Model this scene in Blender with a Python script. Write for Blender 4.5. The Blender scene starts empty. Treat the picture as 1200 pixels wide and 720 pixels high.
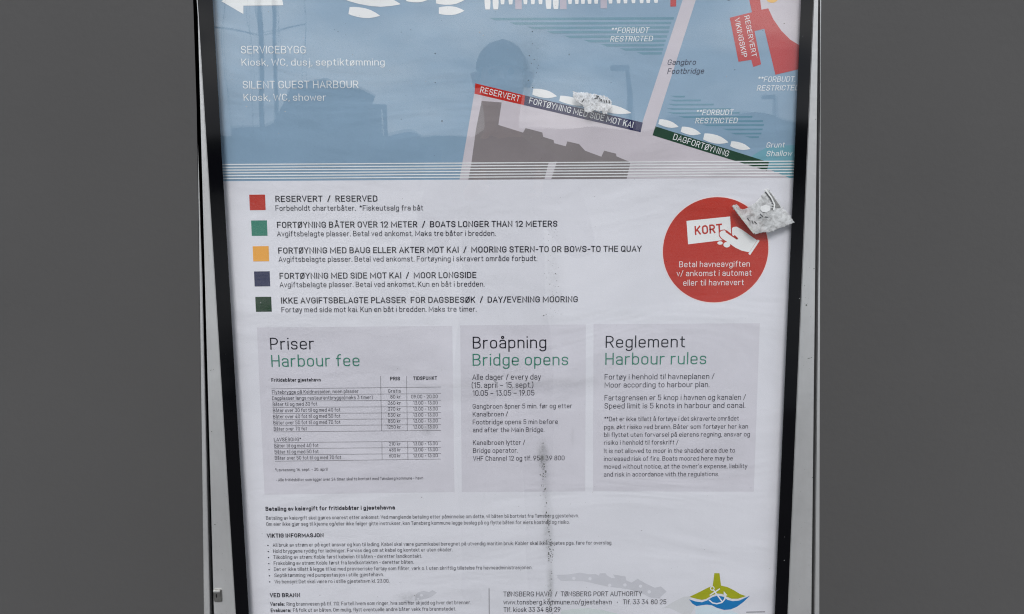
import bpy, bmesh, math, random
from mathutils import Vector, Matrix, noise
random.seed(7)
R = math.radians
S = bpy.context.scene
C = S.collection

# ------------------------------------------------------------------ camera
F = 1000.0                       # focal length in pixels of a 1200 px wide picture
CAM = Vector((0.0, -1.270, 1.55))
PITCH, ROLL = R(8.95), 0.0068
cam_data = bpy.data.cameras.new('camera')
cam = bpy.data.objects.new('camera', cam_data); C.objects.link(cam); S.camera = cam
cam_data.sensor_width = 36; cam_data.lens = 36 * F / 1200
cam_data.clip_start = 0.005; cam_data.clip_end = 3000
rot = Matrix.Rotation(R(90) - PITCH, 3, 'X') @ Matrix.Rotation(-ROLL, 3, 'Z')
cam.matrix_world = Matrix.Translation(CAM) @ rot.to_4x4()

# ------------------------------------------------------------------ light
w = bpy.data.worlds.new('World'); S.world = w; w.use_nodes = True
nt = w.node_tree; N = nt.nodes; L = nt.links; N.clear()
SUN_EL, SUN_AZ = 38, 186         # sun behind thin cloud, in front of the board
out = N.new('ShaderNodeOutputWorld'); bg = N.new('ShaderNodeBackground'); sky = N.new('ShaderNodeTexSky')
sky.sky_type = 'NISHITA'; sky.sun_disc = False
sky.sun_elevation = R(SUN_EL); sky.sun_rotation = R(SUN_AZ); sky.air_density = 1.0; sky.dust_density = 3.0
tc = N.new('ShaderNodeTexCoord'); mp = N.new('ShaderNodeMapping'); mp.inputs['Scale'].default_value = (1, 1, 2.6)
nz = N.new('ShaderNodeTexNoise'); nz.inputs['Scale'].default_value = 4.5; nz.inputs['Detail'].default_value = 6; nz.inputs['Roughness'].default_value = .52
rp = N.new('ShaderNodeValToRGB'); rp.color_ramp.elements[0].position = .43; rp.color_ramp.elements[1].position = .60
rp.color_ramp.elements[0].color = (5.2, 5.9, 7.0, 1); rp.color_ramp.elements[1].color = (14.6, 14.8, 15.0, 1)
mx = N.new('ShaderNodeMixRGB'); mx.inputs['Fac'].default_value = .88
L.new(tc.outputs['Generated'], mp.inputs['Vector']); L.new(mp.outputs[0], nz.inputs['Vector']); L.new(nz.outputs['Fac'], rp.inputs[0])
L.new(sky.outputs[0], mx.inputs['Color1']); L.new(rp.outputs[0], mx.inputs['Color2']); L.new(mx.outputs[0], bg.inputs['Color'])
bg.inputs['Strength'].default_value = .090; L.new(bg.outputs[0], out.inputs['Surface'])
sd = bpy.data.lights.new('sun', 'SUN'); sd.energy = 1.5; sd.angle = R(22); sd.color = (1, .99, .985)
so = bpy.data.objects.new('sun', sd); C.objects.link(so)
az, el = R(SUN_AZ), R(SUN_EL)
tosun = Vector((math.sin(az) * math.cos(el), math.cos(az) * math.cos(el), math.sin(el)))
so.rotation_euler = tosun.to_track_quat('Z', 'Y').to_euler(); so.location = (-3, -6, 8)
S.view_settings.view_transform = 'Standard'; S.view_settings.look = 'None'
S.view_settings.exposure = 0.28; S.view_settings.gamma = 1; S.view_settings.use_curve_mapping = False
S.render.engine = 'CYCLES'; S.cycles.use_denoising = True; S.cycles.denoiser = 'OPENIMAGEDENOISE'; S.cycles.denoising_input_passes = 'RGB_ALBEDO_NORMAL'; S.cycles.denoising_prefilter = 'NONE'; S.cycles.use_adaptive_sampling = False; S.cycles.filter_width = 1.15; S.cycles.max_bounces = 8; S.cycles.transparent_max_bounces = 16
S.cycles.caustics_reflective = False; S.cycles.caustics_refractive = False

# ------------------------------------------------------------------ helpers
def ray(px, py):
    return rot @ Vector(((px - 600) / F, (360 - py) / F, -1))
def P(px, py, y=0.0):                       # point of the upright plane at depth y seen at a photo position
    d = ray(px, py); t = (y - CAM.y) / d.y
    return CAM + d * t
def REF(px, py, Y):                         # point Y metres in front of the glass whose mirror image is seen there
    p = P(px, py, Y); return Vector((p.x, -Y, p.z))
def s2l(c): c /= 255; return c / 12.92 if c <= .04045 else ((c + .055) / 1.055) ** 2.4
KR = (.722, .752, .772)                      # paper-facing light level
def col(r, g, b, haze=(.012, .012, .013)):
    return tuple(min(.9, max(.004, (s2l(v) - h) / k)) for v, h, k in zip((r, g, b), haze, KR))
SKYH = (.072, .075, .080)
def mcol(r, g, b): return col(r, g, b, SKYH)

def mat(name, color, rough=.6, metal=0, spec=.3, var=0.0, vscale=8, bump=0.0, bscale=30, aniso=None, fine=0.0):
    m = bpy.data.materials.new(name); m.use_nodes = True
    n = m.node_tree.nodes; l = m.node_tree.links; b = n['Principled BSDF']
    b.inputs['Roughness'].default_value = rough; b.inputs['Metallic'].default_value = metal
    b.inputs['Specular IOR Level'].default_value = spec; b.inputs['Base Color'].default_value = (*color, 1)
    g = n.new('ShaderNodeNewGeometry')
    if var:
        t = n.new('ShaderNodeTexNoise'); t.inputs['Scale'].default_value = vscale; t.inputs['Detail'].default_value = 8
        t.inputs['Roughness'].default_value = .62
        if aniso:
            mm = n.new('ShaderNodeMapping'); mm.inputs['Scale'].default_value = aniso; l.new(g.outputs['Position'], mm.inputs[0]); l.new(mm.outputs[0], t.inputs['Vector'])
        else: l.new(g.outputs['Position'], t.inputs['Vector'])
        r = n.new('ShaderNodeValToRGB'); r.color_ramp.elements[0].position = .3; r.color_ramp.elements[1].position = .72
        r.color_ramp.elements[0].color = (*[c * (1 - var) for c in color], 1); r.color_ramp.elements[1].color = (*[min(.92, c * (1 + var * .5)) for c in color], 1)
        l.new(t.outputs['Fac'], r.inputs[0]); l.new(r.outputs[0], b.inputs['Base Color'])
    if bump:
        t2 = n.new('ShaderNodeTexNoise'); t2.inputs['Scale'].default_value = bscale; t2.inputs['Detail'].default_value = 5
        l.new(g.outputs['Position'], t2.inputs['Vector'])
        bp = n.new('ShaderNodeBump'); bp.inputs['Strength'].default_value = 1; bp.inputs['Distance'].default_value = bump
        l.new(t2.outputs['Fac'], bp.inputs['Height']); l.new(bp.outputs[0], b.inputs['Normal'])
    return m

def paper_relief(m, amt=1.0):
    """soft cockling of the printed sheet, shared by everything printed on it (world position)"""
    n = m.node_tree.nodes; l = m.node_tree.links; b = n['Principled BSDF']
    g = n.new('ShaderNodeNewGeometry')
    m1 = n.new('ShaderNodeMapping'); m1.inputs['Scale'].default_value = (3.2, 1, 8.0); m1.inputs['Rotation'].default_value = (0, .12, 0)
    t1 = n.new('ShaderNodeTexNoise'); t1.inputs['Scale'].default_value = 1.0; t1.inputs['Detail'].default_value = 3; t1.inputs['Distortion'].default_value = .9
    t3 = n.new('ShaderNodeTexNoise'); t3.inputs['Scale'].default_value = 9.0; t3.inputs['Detail'].default_value = 2
    t2 = n.new('ShaderNodeTexNoise'); t2.inputs['Scale'].default_value = 160; t2.inputs['Detail'].default_value = 4
    for t in (t2, t3): l.new(g.outputs['Position'], t.inputs['Vector'])
    l.new(g.outputs['Position'], m1.inputs[0]); l.new(m1.outputs[0], t1.inputs['Vector'])
    bA = n.new('ShaderNodeBump'); bA.inputs['Distance'].default_value = .0055 * amt
    bB = n.new('ShaderNodeBump'); bB.inputs['Distance'].default_value = .0016 * amt
    bC = n.new('ShaderNodeBump'); bC.inputs['Distance'].default_value = .00015
    l.new(t1.outputs['Fac'], bA.inputs['Height']); l.new(t3.outputs['Fac'], bB.inputs['Height']); l.new(t2.outputs['Fac'], bC.inputs['Height'])
    l.new(bA.outputs[0], bB.inputs['Normal']); l.new(bB.outputs[0], bC.inputs['Normal']); l.new(bC.outputs[0], b.inputs['Normal'])
    return m

INK = {}
def ink(key, color, rough=.55):
    if key not in INK: INK[key] = paper_relief(mat('ink_' + key, color, rough, spec=.25, var=.05, vscale=14))
    return INK[key]

def link(name, me, m, parent=None):
    o = bpy.data.objects.new(name, me); C.objects.link(o)
    if m is not None:
        for q in (m if isinstance(m, (list, tuple)) else [m]): me.materials.append(q)
    if parent is not None:
        o.parent = parent
        o.matrix_parent_inverse = parent_inv(parent)
    return o
def parent_inv(p):
    M = Matrix.Translation(p.location)
    if p.parent is not None: M = parent_world(p)
    return M.inverted()
def parent_world(p):
    return Matrix.Translation(p.location) if p.parent is None else Matrix.Identity(4)
def tag(o, label=None, cat=None, group=None, kind=None):
    if label: o['label'] = label
    if cat: o['category'] = cat
    if group: o['group'] = group
    if kind: o['kind'] = kind
    return o
def empty(name, loc, label=None, cat=None, group=None):
    o = bpy.data.objects.new(name, None); C.objects.link(o); o.location = loc; o.empty_display_size = .1
    return tag(o, label, cat, group)
def mesh(name, vs, fs, m, parent=None):
    me = bpy.data.meshes.new(name); me.from_pydata([tuple(v) for v in vs], [], fs); me.update()
    return link(name, me, m, parent)

LAY = .00007
def poly_obj(name, pts, layer, m, parent, base=0.0):
    """flat print: outline in photo positions laid on the sheet, ink facing the viewer"""
    y = base - layer * LAY
    vs = [P(a, b, y) for a, b in pts]
    bm = bmesh.new(); bv = [bm.verts.new(v) for v in vs]; f = bm.faces.new(bv)
    bm.normal_update()
    if f.normal.y > 0: f.normal_flip()
    bmesh.ops.triangulate(bm, faces=[f], ngon_method='EAR_CLIP')
    me = bpy.data.meshes.new(name); bm.to_mesh(me); bm.free()
    return link(name, me, m, parent)
def multi_poly(name, polys, layer, m, parent, base=0.0):
    bm = bmesh.new()
    for i, pts in enumerate(polys):
        f = bm.faces.new([bm.verts.new(P(a, b, base - layer * LAY)) for a, b in pts]); f.normal_update()
        if f.normal.y > 0: f.normal_flip()
    bmesh.ops.triangulate(bm, faces=bm.faces[:], ngon_method='EAR_CLIP')
    me = bpy.data.meshes.new(name); bm.to_mesh(me); bm.free()
    return link(name, me, m, parent)
def box_bm(bm, x0, x1, y0, y1, z0, z1):
    v = [bm.verts.new(p) for p in ((x0,y0,z0),(x1,y0,z0),(x1,y1,z0),(x0,y1,z0),(x0,y0,z1),(x1,y0,z1),(x1,y1,z1),(x0,y1,z1))]
    for f in ((0,3,2,1),(4,5,6,7),(0,1,5,4),(1,2,6,5),(2,3,7,6),(3,0,4,7)): bm.faces.new([v[i] for i in f])
def box(name, b, m, parent=None, bevel=0):
    bm = bmesh.new(); box_bm(bm, *b)
    if bevel: bmesh.ops.bevel(bm, geom=bm.edges[:], offset=bevel, segments=2, affect='EDGES')
    me = bpy.data.meshes.new(name); bm.to_mesh(me); bm.free(); return link(name, me, m, parent)
def prism(name, pts, y0, y1, m, parent=None, bevel=0):
    """pts: world (x, z) outline, thickness y0..y1 (y0 nearer the viewer)"""
    bm = bmesh.new(); a = [bm.verts.new((x, y0, z)) for x, z in pts]; b = [bm.verts.new((x, y1, z)) for x, z in pts]
    bm.faces.new(a); bm.faces.new(b[::-1]); n = len(a)
    for i in range(n): bm.faces.new((a[i], b[i], b[(i+1) % n], a[(i+1) % n]))
    bmesh.ops.recalc_face_normals(bm, faces=bm.faces[:])
    if bevel: bmesh.ops.bevel(bm, geom=bm.edges[:], offset=bevel, segments=2, affect='EDGES')
    me = bpy.data.meshes.new(name); bm.to_mesh(me); bm.free(); return link(name, me, m, parent)
def tube(name, pts, rad, m, parent=None, seg=10):
    bm = bmesh.new(); rings = []
    rads = rad if isinstance(rad, (list, tuple)) else [rad] * len(pts)
    pts = [Vector(p) for p in pts]
    for i, p in enumerate(pts):
        d = (pts[min(i+1, len(pts)-1)] - pts[max(i-1, 0)]).normalized()
        q = d.to_track_quat('Z', 'Y')
        rings.append([bm.verts.new(p + q @ Vector((math.cos(2*math.pi*k/seg)*rads[i], math.sin(2*math.pi*k/seg)*rads[i], 0))) for k in range(seg)])
    for a, b in zip(rings, rings[1:]):
        for k in range(seg): bm.faces.new((a[k], a[(k+1) % seg], b[(k+1) % seg], b[k]))
    bm.faces.new(rings[0][::-1]); bm.faces.new(rings[-1])
    me = bpy.data.meshes.new(name); bm.to_mesh(me); bm.free()
    for f in me.polygons: f.use_smooth = len(f.vertices) == 4
    return link(name, me, m, parent)

# ------------------------------------------------------------------ lettering: strokes on a skeleton
G = {}
def g(ch, W, *st, cap=False):
    strokes = []
    for s in st:
        closed = s.endswith('c'); s = s.rstrip('c')
        strokes.append(([tuple(float(v) for v in p.split()) for p in s.split(';')], closed))
    G[ch] = (W, strokes, cap)
def gc(ch, W, *st): g(ch, W, *st, cap=True)
gc('A',60,'0 0;30 100;60 0','10 30;50 30'); gc('B',52,'0 0;0 100;49 100 22;49 53 22;0 53','0 53;52 53 24;52 0 24;0 0')
gc('C',52,'52 72;52 100 26;0 100 26;0 0 26;52 0 26;52 28'); gc('D',53,'0 0;0 100;53 100 27;53 0 27c')
gc('E',46,'46 100;0 100;0 0;46 0','0 51;41 51'); gc('F',45,'45 100;0 100;0 0','0 49;40 49')
gc('G',53,'53 74;53 100 26;0 100 26;0 0 26;53 0 26;53 46;30 46'); gc('H',54,'0 0;0 100','54 0;54 100','0 51;54 51')
gc('I',0,'0 0;0 100'); gc('J',42,'42 100;42 0 22;0 0 22;0 24'); gc('K',52,'0 0;0 100','50 100;2 38','19 60;52 0')
gc('L',44,'0 100;0 0;44 0'); gc('M',76,'0 0;0 100;38 22;76 100;76 0'); gc('N',55,'0 0;0 100;55 0;55 100')
gc('O',53,'0 0 27;0 100 27;53 100 27;53 0 27c'); gc('P',50,'0 0;0 100;50 100 26;50 44 26;0 44')
gc('Q',53,'0 0 27;0 100 27;53 100 27;53 0 27c','34 20;55 -6'); gc('R',51,'0 0;0 100;50 100 26;50 46 26;0 46','27 46;51 0')
gc('S',50,'50 76;50 100 24;0 100 24;0 52 22;50 50 22;50 0 24;0 0 24;0 25'); gc('T',52,'26 0;26 100','0 100;52 100')
gc('U',52,'0 100;0 0 26;52 0 26;52 100'); gc('V',56,'0 100;28 0;56 100'); gc('W',82,'0 100;19 0;41 84;63 0;82 100')
gc('X',54,'0 0;54 100','0 100;54 0'); gc('Y',54,'0 100;27 44;54 100','27 44;27 0'); gc('Z',50,'0 100;50 100;0 0;50 0')
gc('Ø',53,'0 0 27;0 100 27;53 100 27;53 0 27c','0 -4;53 104'); gc('Å',60,'0 0;30 100;60 0','10 30;50 30','21 108 9;39 108 9;39 126 9;21 126 9c')
g('a',42,'1 60;1 72 12;42 72 18;42 0','42 40;0 40 18;0 0 18;42 0 16;42 14'); g('b',44,'0 0;0 102','0 0 21;0 72 21;44 72 21;44 0 21c')
g('c',42,'42 50;42 72 21;0 72 21;0 0 21;42 0 21;42 22'); g('d',44,'44 0;44 102','0 0 21;0 72 21;44 72 21;44 0 21c')
g('e',44,'0 36;44 36;44 72 21;0 72 21;0 0 21;42 0 18;42 8'); g('f',28,'10 0;10 102 17;29 102','0 70;27 70')
g('g',44,'0 0 21;0 72 21;44 72 21;44 0 21c','44 72;44 -28 20;2 -28 20;2 -17'); g('h',43,'0 0;0 102','0 46;0 72 20;43 72 20;43 0')
g('i',0,'0 0;0 72','-1 98;1 98'); g('j',12,'12 72;12 -28 12;0 -28','12 98;12 98.1'); g('k',41,'0 0;0 102','38 72;1 27','15 43;41 0')
g('l',0,'0 0;0 102'); g('m',72,'0 0;0 72','0 48;0 72 18;36 72 18;36 0','36 48;36 72 18;72 72 18;72 0')
g('n',43,'0 0;0 72','0 46;0 72 20;43 72 20;43 0'); g('o',44,'0 0 21;0 72 21;44 72 21;44 0 21c')
g('p',44,'0 72;0 -28','0 0 21;0 72 21;44 72 21;44 0 21c'); g('q',44,'44 72;44 -28','0 0 21;0 72 21;44 72 21;44 0 21c')
g('r',27,'0 0;0 72','0 44;0 72 20;27 72'); g('s',40,'40 56;40 72 17;0 72 17;0 37 16;40 36 16;40 0 17;0 0 17;0 15')
g('t',27,'10 92;10 0 16;28 0','0 72;27 72'); g('u',43,'0 72;0 0 20;43 0 20;43 26','43 72;43 0'); g('v',42,'0 72;21 0;42 72')
g('w',64,'0 72;15 0;32 64;49 0;64 72'); g('x',40,'0 0;40 72','0 72;40 0'); g('y',42,'0 72;22 2','42 72;13 -28;2 -28'); g('z',38,'0 72;38 72;0 0;38 0')
g('å',42,'1 60;1 72 12;42 72 18;42 0','42 40;0 40 18;0 0 18;42 0 16;42 14','13 88 8;29 88 8;29 105 8;13 105 8c')
g('ø',44,'0 0 21;0 72 21;44 72 21;44 0 21c','0 -4;44 76'); g('æ',76,'2 56;2 72 18;38 72 18;38 0 18;76 0 18;76 13','38 42;0 42 20;0 0 20;38 0 16','38 37;76 37;76 72 18;38 72 18;38 50')
gc('0',49,'0 0 25;0 100 25;49 100 25;49 0 25c'); gc('1',20,'0 84;20 100;20 0'); gc('2',48,'0 74;0 100 24;48 100 24;48 58 10;0 0;48 0')
gc('3',48,'2 100;46 100;22 60;48 60 24;48 0 24;0 0 24;0 24'); gc('4',54,'40 0;40 60','32 100;0 23;54 23'); gc('5',48,'46 100;4 100;2 54;20 62 8;48 62 24;48 0 24;0 0 24;0 22')
gc('6',49,'38 100;4 46','0 0 24;0 58 24;49 58 24;49 0 24c'); gc('7',48,'0 100;48 100;16 0'); gc('8',50,'4 52 21;4 100 21;46 100 21;46 52 21c','0 0 24;0 52 24;50 52 24;50 0 24c')
gc('9',49,'11 0;45 54','0 42 24;0 100 24;49 100 24;49 42 24c')
gc('.',0,'-2 0;2 0'); gc(',',2,'3 2;-2 -12'); gc(':',0,'-2 0;2 0','-2 56;2 56'); gc('-',26,'0 42;26 42'); gc('–',44,'0 42;44 42')
gc('/',34,'0 -6;34 104'); gc('(',16,'16 108;0 84 16;0 8 16;16 -16'); gc(')',16,'0 108;16 84 16;16 8 16;0 -16'); gc('!',0,'0 34;0 100','-2 0;2 0')
gc('*',26,'13 66;13 98','0 74;26 90','26 74;0 90'); gc("'",0,'0 82;0 100'); gc('•',10,'0 40;10 40','0 46;10 46')
KERN = set('AVTWYvwyLJ/')

def rounded(pts, closed):
    n = len(pts); outp = []
    for i, p in enumerate(pts):
        r = p[2] if len(p) > 2 else 0; v = Vector(p[:2])
        if r and (closed or 0 < i < n-1):
            a = Vector(pts[i-1][:2]) - v; b = Vector(pts[(i+1) % n][:2]) - v
            la, lb = a.length, b.length
            ra = min(r, la * .5 if (len(pts[i-1]) > 2) else la*.98); rb = min(r, lb * .5 if (len(pts[(i+1) % n]) > 2) else lb*.98)
            A = v + a.normalized() * ra; B = v + b.normalized() * rb; K = 4
            for k in range(K+1):
                t = k / K; th = t * math.pi / 2        # elliptical quarter
                q = A * 0
                q = v + (A - v) * (1 - math.sin(th)) + (B - v) * (1 - math.cos(th))
                outp.append(q)
        else: outp.append(v)
    res = [outp[0]]
    for q in outp[1:]:
        if (q - res[-1]).length > .05: res.append(q)
    if closed and (res[0] - res[-1]).length < .05: res.pop()
    return res

def stroke_mesh(pts, closed, wd):
    n = len(pts); h = wd / 2; Ls, Rs = [], []
    pts = list(pts)
    if not closed:
        d0 = (pts[0] - pts[1]).normalized(); d1 = (pts[-1] - pts[-2]).normalized()
        pts[0] = pts[0] + d0 * h; pts[-1] = pts[-1] + d1 * h
    for i in range(n):
        a = pts[i-1] if (closed or i > 0) else None; b = pts[(i+1) % n] if (closed or i < n-1) else None
        if a is None: d = (b - pts[i]).normalized(); nn = Vector((-d.y, d.x)); k = 1
        elif b is None: d = (pts[i] - a).normalized(); nn = Vector((-d.y, d.x)); k = 1
        else:
            d1 = (pts[i] - a).normalized(); d2 = (b - pts[i]).normalized()
            n1 = Vector((-d1.y, d1.x)); n2 = Vector((-d2.y, d2.x)); nn = n1 + n2
            if nn.length < .15: nn = n1; k = 1
            else: nn.normalize(); k = min(1.7, 1 / max(.2, nn.dot(n1)))
        Ls.append(pts[i] + nn * h * k); Rs.append(pts[i] - nn * h * k)
    return Ls, Rs

def ymap(y, wd, cap):
    if cap: return wd/2 + y * (100 - wd) / 100
    an = [(-28, -28 + wd/2), (0, wd/2), (72, 72 - wd/2), (102, 102 - wd/2)]
    for (a, A), (b, B) in zip(an, an[1:]):
        if y <= b: return A + (y - a) * (B - A) / (b - a)
    return y - wd/2

def text(parent, s, x0, y0, x1, y1, capx, wt, m, name='text_line', layer=8, italic=0.0, track=0.0, base=0.0):
    y = base - layer * LAY
    A = P(x0, y0, y); B = P(x1, y1, y); d = (B - A); Wd = d.length; d.normalize()
    up = Vector((-d.z, 0, d.x))
    Cc = P(x0 + capx * -(y1-y0) / max(1, math.hypot(x1-x0, y1-y0)) * -1, y0, y)
    mid = ((x0+x1)/2, (y0+y1)/2); u = Vector(((y1-y0), -(x1-x0))); u.normalize()
    caph = (P(mid[0] + u.x*capx, mid[1] + u.y*capx, y) - P(mid[0], mid[1], y)).length
    sc = caph / 100
    pen = 0; items = []
    for ch in s:
        if ch == ' ': pen += 30 + track; continue
        W, st, cap = G[ch]; sb = 5 if ch in KERN else 8.5
        if ch in '.,:!\'' : sb = 6
        pen += sb + wt/2 * .8
        items.append((pen, st, cap)); pen += W + wt/2 * .8 + sb + track + (3.5 if capx < 5 else 2.0)
    nat = pen - 12; sx = Wd / (nat * sc) if nat > 0 else 1
    vs, fs = [], []
    for q, (x, st, cap) in enumerate(items):
        for si, (pts, closed) in enumerate(st):
            rp_ = rounded(pts, closed)
            rp_ = [Vector((p.x, ymap(p.y, wt, cap))) for p in rp_]
            Ls, Rs = stroke_mesh(rp_, closed, wt); n = len(Ls); b0 = len(vs)
            for pl, pr in zip(Ls, Rs):
                for p in (pl, pr):
                    xx = (x - 8 + p.x + p.y * italic) * sx * sc; yy = p.y * sc
                    vs.append(A + d * xx + up * yy + Vector((0, -.00002 * (si + 2*(q % 2)), 0)))
            for i in range(n if closed else n-1):
                j = (i+1) % n; fs.append((b0+2*i, b0+2*i+1, b0+2*j+1, b0+2*j))
    return mesh(name, vs, fs, m, parent)

def line(parent, x0, y0, x1, y1, wpx, m, name='rule', layer=6):
    u = Vector((x1-x0, y1-y0)).normalized(); nx, ny = -u.y * wpx/2, u.x * wpx/2
    return poly_obj(name, [(x0+nx, y0+ny), (x1+nx, y1+ny), (x1-nx, y1-ny), (x0-nx, y0-ny)], layer, m, parent)
def strokepx(pts, wpx, closed=False):
    Ls, Rs = stroke_mesh([Vector(p) for p in pts], closed, wpx); n = len(Ls); r = []
    for i in range(n if closed else n-1):
        j = (i+1) % n; r.append([tuple(Ls[i]), tuple(Ls[j]), tuple(Rs[j]), tuple(Rs[i])])
    return r
def boat_outline(sx_, sy_, bx, by, wpx):
    a = Vector((sx_, sy_)); b = Vector((bx, by)); d = b - a; ln = d.length; d.normalize(); n = Vector((-d.y, d.x)); h = wpx/2
    prof = [(0, .72), (.12, .88), (.3, 1), (.5, 1), (.68, .84), (.85, .48), (.95, .2), (1, .04)]
    return [tuple(a + d*ln*t + n*h*k) for t, k in prof] + [tuple(a + d*ln*t - n*h*k) for t, k in prof[::-1]]
def ell(cx, cy, rx, ry, n=24, a0=0):
    return [(cx + rx*math.cos(2*math.pi*k/n), cy + ry*math.sin(2*math.pi*k/n)) for k in range(n)]

# ------------------------------------------------------------------ the setting
conc = mat('quay_asphalt', (.06, .06, .06), .85, var=.35, vscale=2.5, bump=.004, bscale=40)
box('quay', (-30, 30, -4.2, 6, -.6, 0), conc)['kind'] = 'structure'
wm = mat('sea_water', (.02, .035, .04), .12, spec=.5, bump=.03, bscale=1.6)
wt_ = mesh('water', [(-900, -1500, -.9), (900, -1500, -.9), (900, 40, -.9), (-900, 40, -.9)], [(0, 1, 2, 3)], wm); wt_['kind'] = 'structure'
wallm = mat('grey_render', (.0905, .089, .0885), .9, spec=.1, var=.035, vscale=3, bump=.0006, bscale=60)
box('backdrop_wall', (-4, 4, .55, .75, -.01, 3.6), wallm)['kind'] = 'structure'
hm = mat('wooded_hill', (.045, .06, .045), .95, spec=.1, var=.4, vscale=.08)
def hill(prof, Y, depth):
    vs = []; fs = []; n = len(prof)
    for px, py in prof: vs.append(REF(px, py, Y))
    for px, py in prof: p = REF(px, py, Y); vs.append(Vector((p.x, p.y + depth*.5, -1)))
    for px, py in prof: p = REF(px, py, Y); vs.append(Vector((p.x, p.y - depth, -1)))
    for i in range(n-1): fs += [(i, i+1, n+i+1, n+i), (i, 2*n+i, 2*n+i+1, i+1)]
    o = mesh('hills', vs, fs, hm); o['kind'] = 'structure'; return o
pts = []; x = -500
while x <= 1700:
    base = 158 if x < 560 else (150 if x < 780 else 140)
    if 800 < x < 960: base = 132 + abs(x - 872) * .12
    pts.append((x, base + noise.noise(Vector((x*.013, 3.1, 0)))*9 + noise.noise(Vector((x*.06, 9.1, 0)))*3)); x += 12
hill(pts, 260, 80)

# ------------------------------------------------------------------ notice board cabinet
ZT, ZB = -150, 850                    # photo rows of its top and foot, above and below the picture
def at(line_, py):                    # x on a straight edge given by two photo points
    (xa, ya), (xb, yb) = line_; return xa + (xb - xa) * (py - ya) / (yb - ya)
GO_L = ((231.3, 0), (276.0, 720)); GI_L = ((249, 0), (291.7, 720))
GO_R = ((953.5, 0), (923.2, 720)); GI_R = ((939, 0), (908, 720))
FO_L = ((230.7, 0), (250.2, 720)); PO_L = ((228.8, 0), (238.8, 720))
FO_R = ((959, 0), (951, 720)); PO_R = ((962, 0), (960.3, 720))
def edge(lineL, py, y): p = P(at(lineL, py), py, y); return (p.x, p.z)
board = empty('notice_board', (0, 0, 0), 'tall glazed notice cabinet with pale metal frame and black inner border', 'notice board')
white_metal = mat('painted_metal', (.60, .60, .60), .25, metal=.5, spec=.5, var=.13, vscale=5, aniso=(3, 3, 1.1), bump=.0004, bscale=50)
n_ = white_metal.node_tree.nodes; l_ = white_metal.node_tree.links
black = mat('black_border', (.002, .002, .003), .06, spec=.32)
recess_dark = mat('recess_shade', (.01, .01, .011), .8)  # near-black colour standing in for the shade inside narrow recesses
FY = -.0165
def strip(name, A, B, y0, y1, m, t=ZT, b=ZB, bevel=.0008, rows=6):
    ys = [t + (b - t) * i / rows for i in range(rows + 1)]
    pts = [edge(A, v, y0) for v in ys] + [edge(B, v, y0) for v in ys[::-1]]
    return prism(name, pts, y0, y1, m, board, bevel)
strip('black_border', GO_L, GI_L, -.0148, -.01415, black, bevel=0, rows=1)
strip('black_border', GI_R, GO_R, -.0148, -.01415, black, bevel=0, rows=1)
strip('door_frame', FO_L, GO_L, FY, .03, white_metal, rows=1)
strip('door_frame', GO_R, FO_R, FY, .03, white_metal, rows=1)
def shift(l, dx): return tuple((a + dx, b) for a, b in l)
strip('side_post', PO_L, ((229.2, 0), (245.9, 720)), FY + .001, .06, white_metal, t=0, rows=1)
strip('side_post', ((961.6, 0), (954.6, 720)), PO_R, FY + .001, .06, white_metal, t=0, rows=1)
strip('recess_shade', shift(FO_L, -3), shift(FO_L, 3), -.004, .02, recess_dark, bevel=0, rows=1)  # dark backing painted as the shade in the gap between frame and post
strip('recess_shade', shift(FO_R, -3), shift(FO_R, 2.4), -.004, .02, recess_dark, bevel=0, rows=1)
# top and bottom rails, back, legs
xl, zt = edge(FO_L, ZT, FY); xr, _ = edge(FO_R, ZT, FY); xl2, zb = edge(FO_L, ZB, FY); xr2, _ = edge(FO_R, ZB, FY)
box('top_rail', (xl-.01, xr+.01, FY-.004, .07, zt, zt+.07), white_metal, board, .003)
box('bottom_rail', (xl2-.02, xr2+.02, FY-.004, .07, zb-.08, zb), white_metal, board, .003)
box('back_panel', (xl+.03, xr-.03, .004, .03, zb, zt), white_metal, board)
box('leg', (xl2+.02, xl2+.1, .0, .06, 0, zb-.08), white_metal, board, .003)
box('leg', (xr2-.1, xr2-.02, .0, .06, 0, zb-.08), white_metal, board, .003)
# glass
gm = bpy.data.materials.new('dusty_glass'); gm.use_nodes = True; n = gm.node_tree.nodes; l = gm.node_tree.links; n.clear()
o_ = n.new('ShaderNodeOutputMaterial'); tr = n.new('ShaderNodeBsdfTransparent'); gl = n.new('ShaderNodeBsdfGlossy'); df = n.new('ShaderNodeBsdfDiffuse')
tr.inputs[0].default_value = (.985, .99, .988, 1); gl.inputs['Roughness'].default_value = .010; df.inputs[0].default_value = (.15, .155, .14, 1)
lw = n.new('ShaderNodeLayerWeight'); lw.inputs['Blend'].default_value = .5
pw = n.new('ShaderNodeMath'); pw.operation = 'POWER'; pw.inputs[1].default_value = 5; l.new(lw.outputs['Facing'], pw.inputs[0])
ma = n.new('ShaderNodeMath'); ma.operation = 'MULTIPLY_ADD'; ma.inputs[1].default_value = .95; ma.inputs[2].default_value = .058; l.new(pw.outputs[0], ma.inputs[0])
m1 = n.new('ShaderNodeMixShader'); l.new(ma.outputs[0], m1.inputs[0]); l.new(tr.outputs[0], m1.inputs[1]); l.new(gl.outputs[0], m1.inputs[2])
ge = n.new('ShaderNodeNewGeometry'); sx_ = n.new('ShaderNodeSeparateXYZ'); l.new(ge.outputs['Position'], sx_.inputs[0])
tw = n.new('ShaderNodeTexNoise'); tw.inputs['Scale'].default_value = 5; l.new(ge.outputs['Position'], tw.inputs['Vector'])
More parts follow.
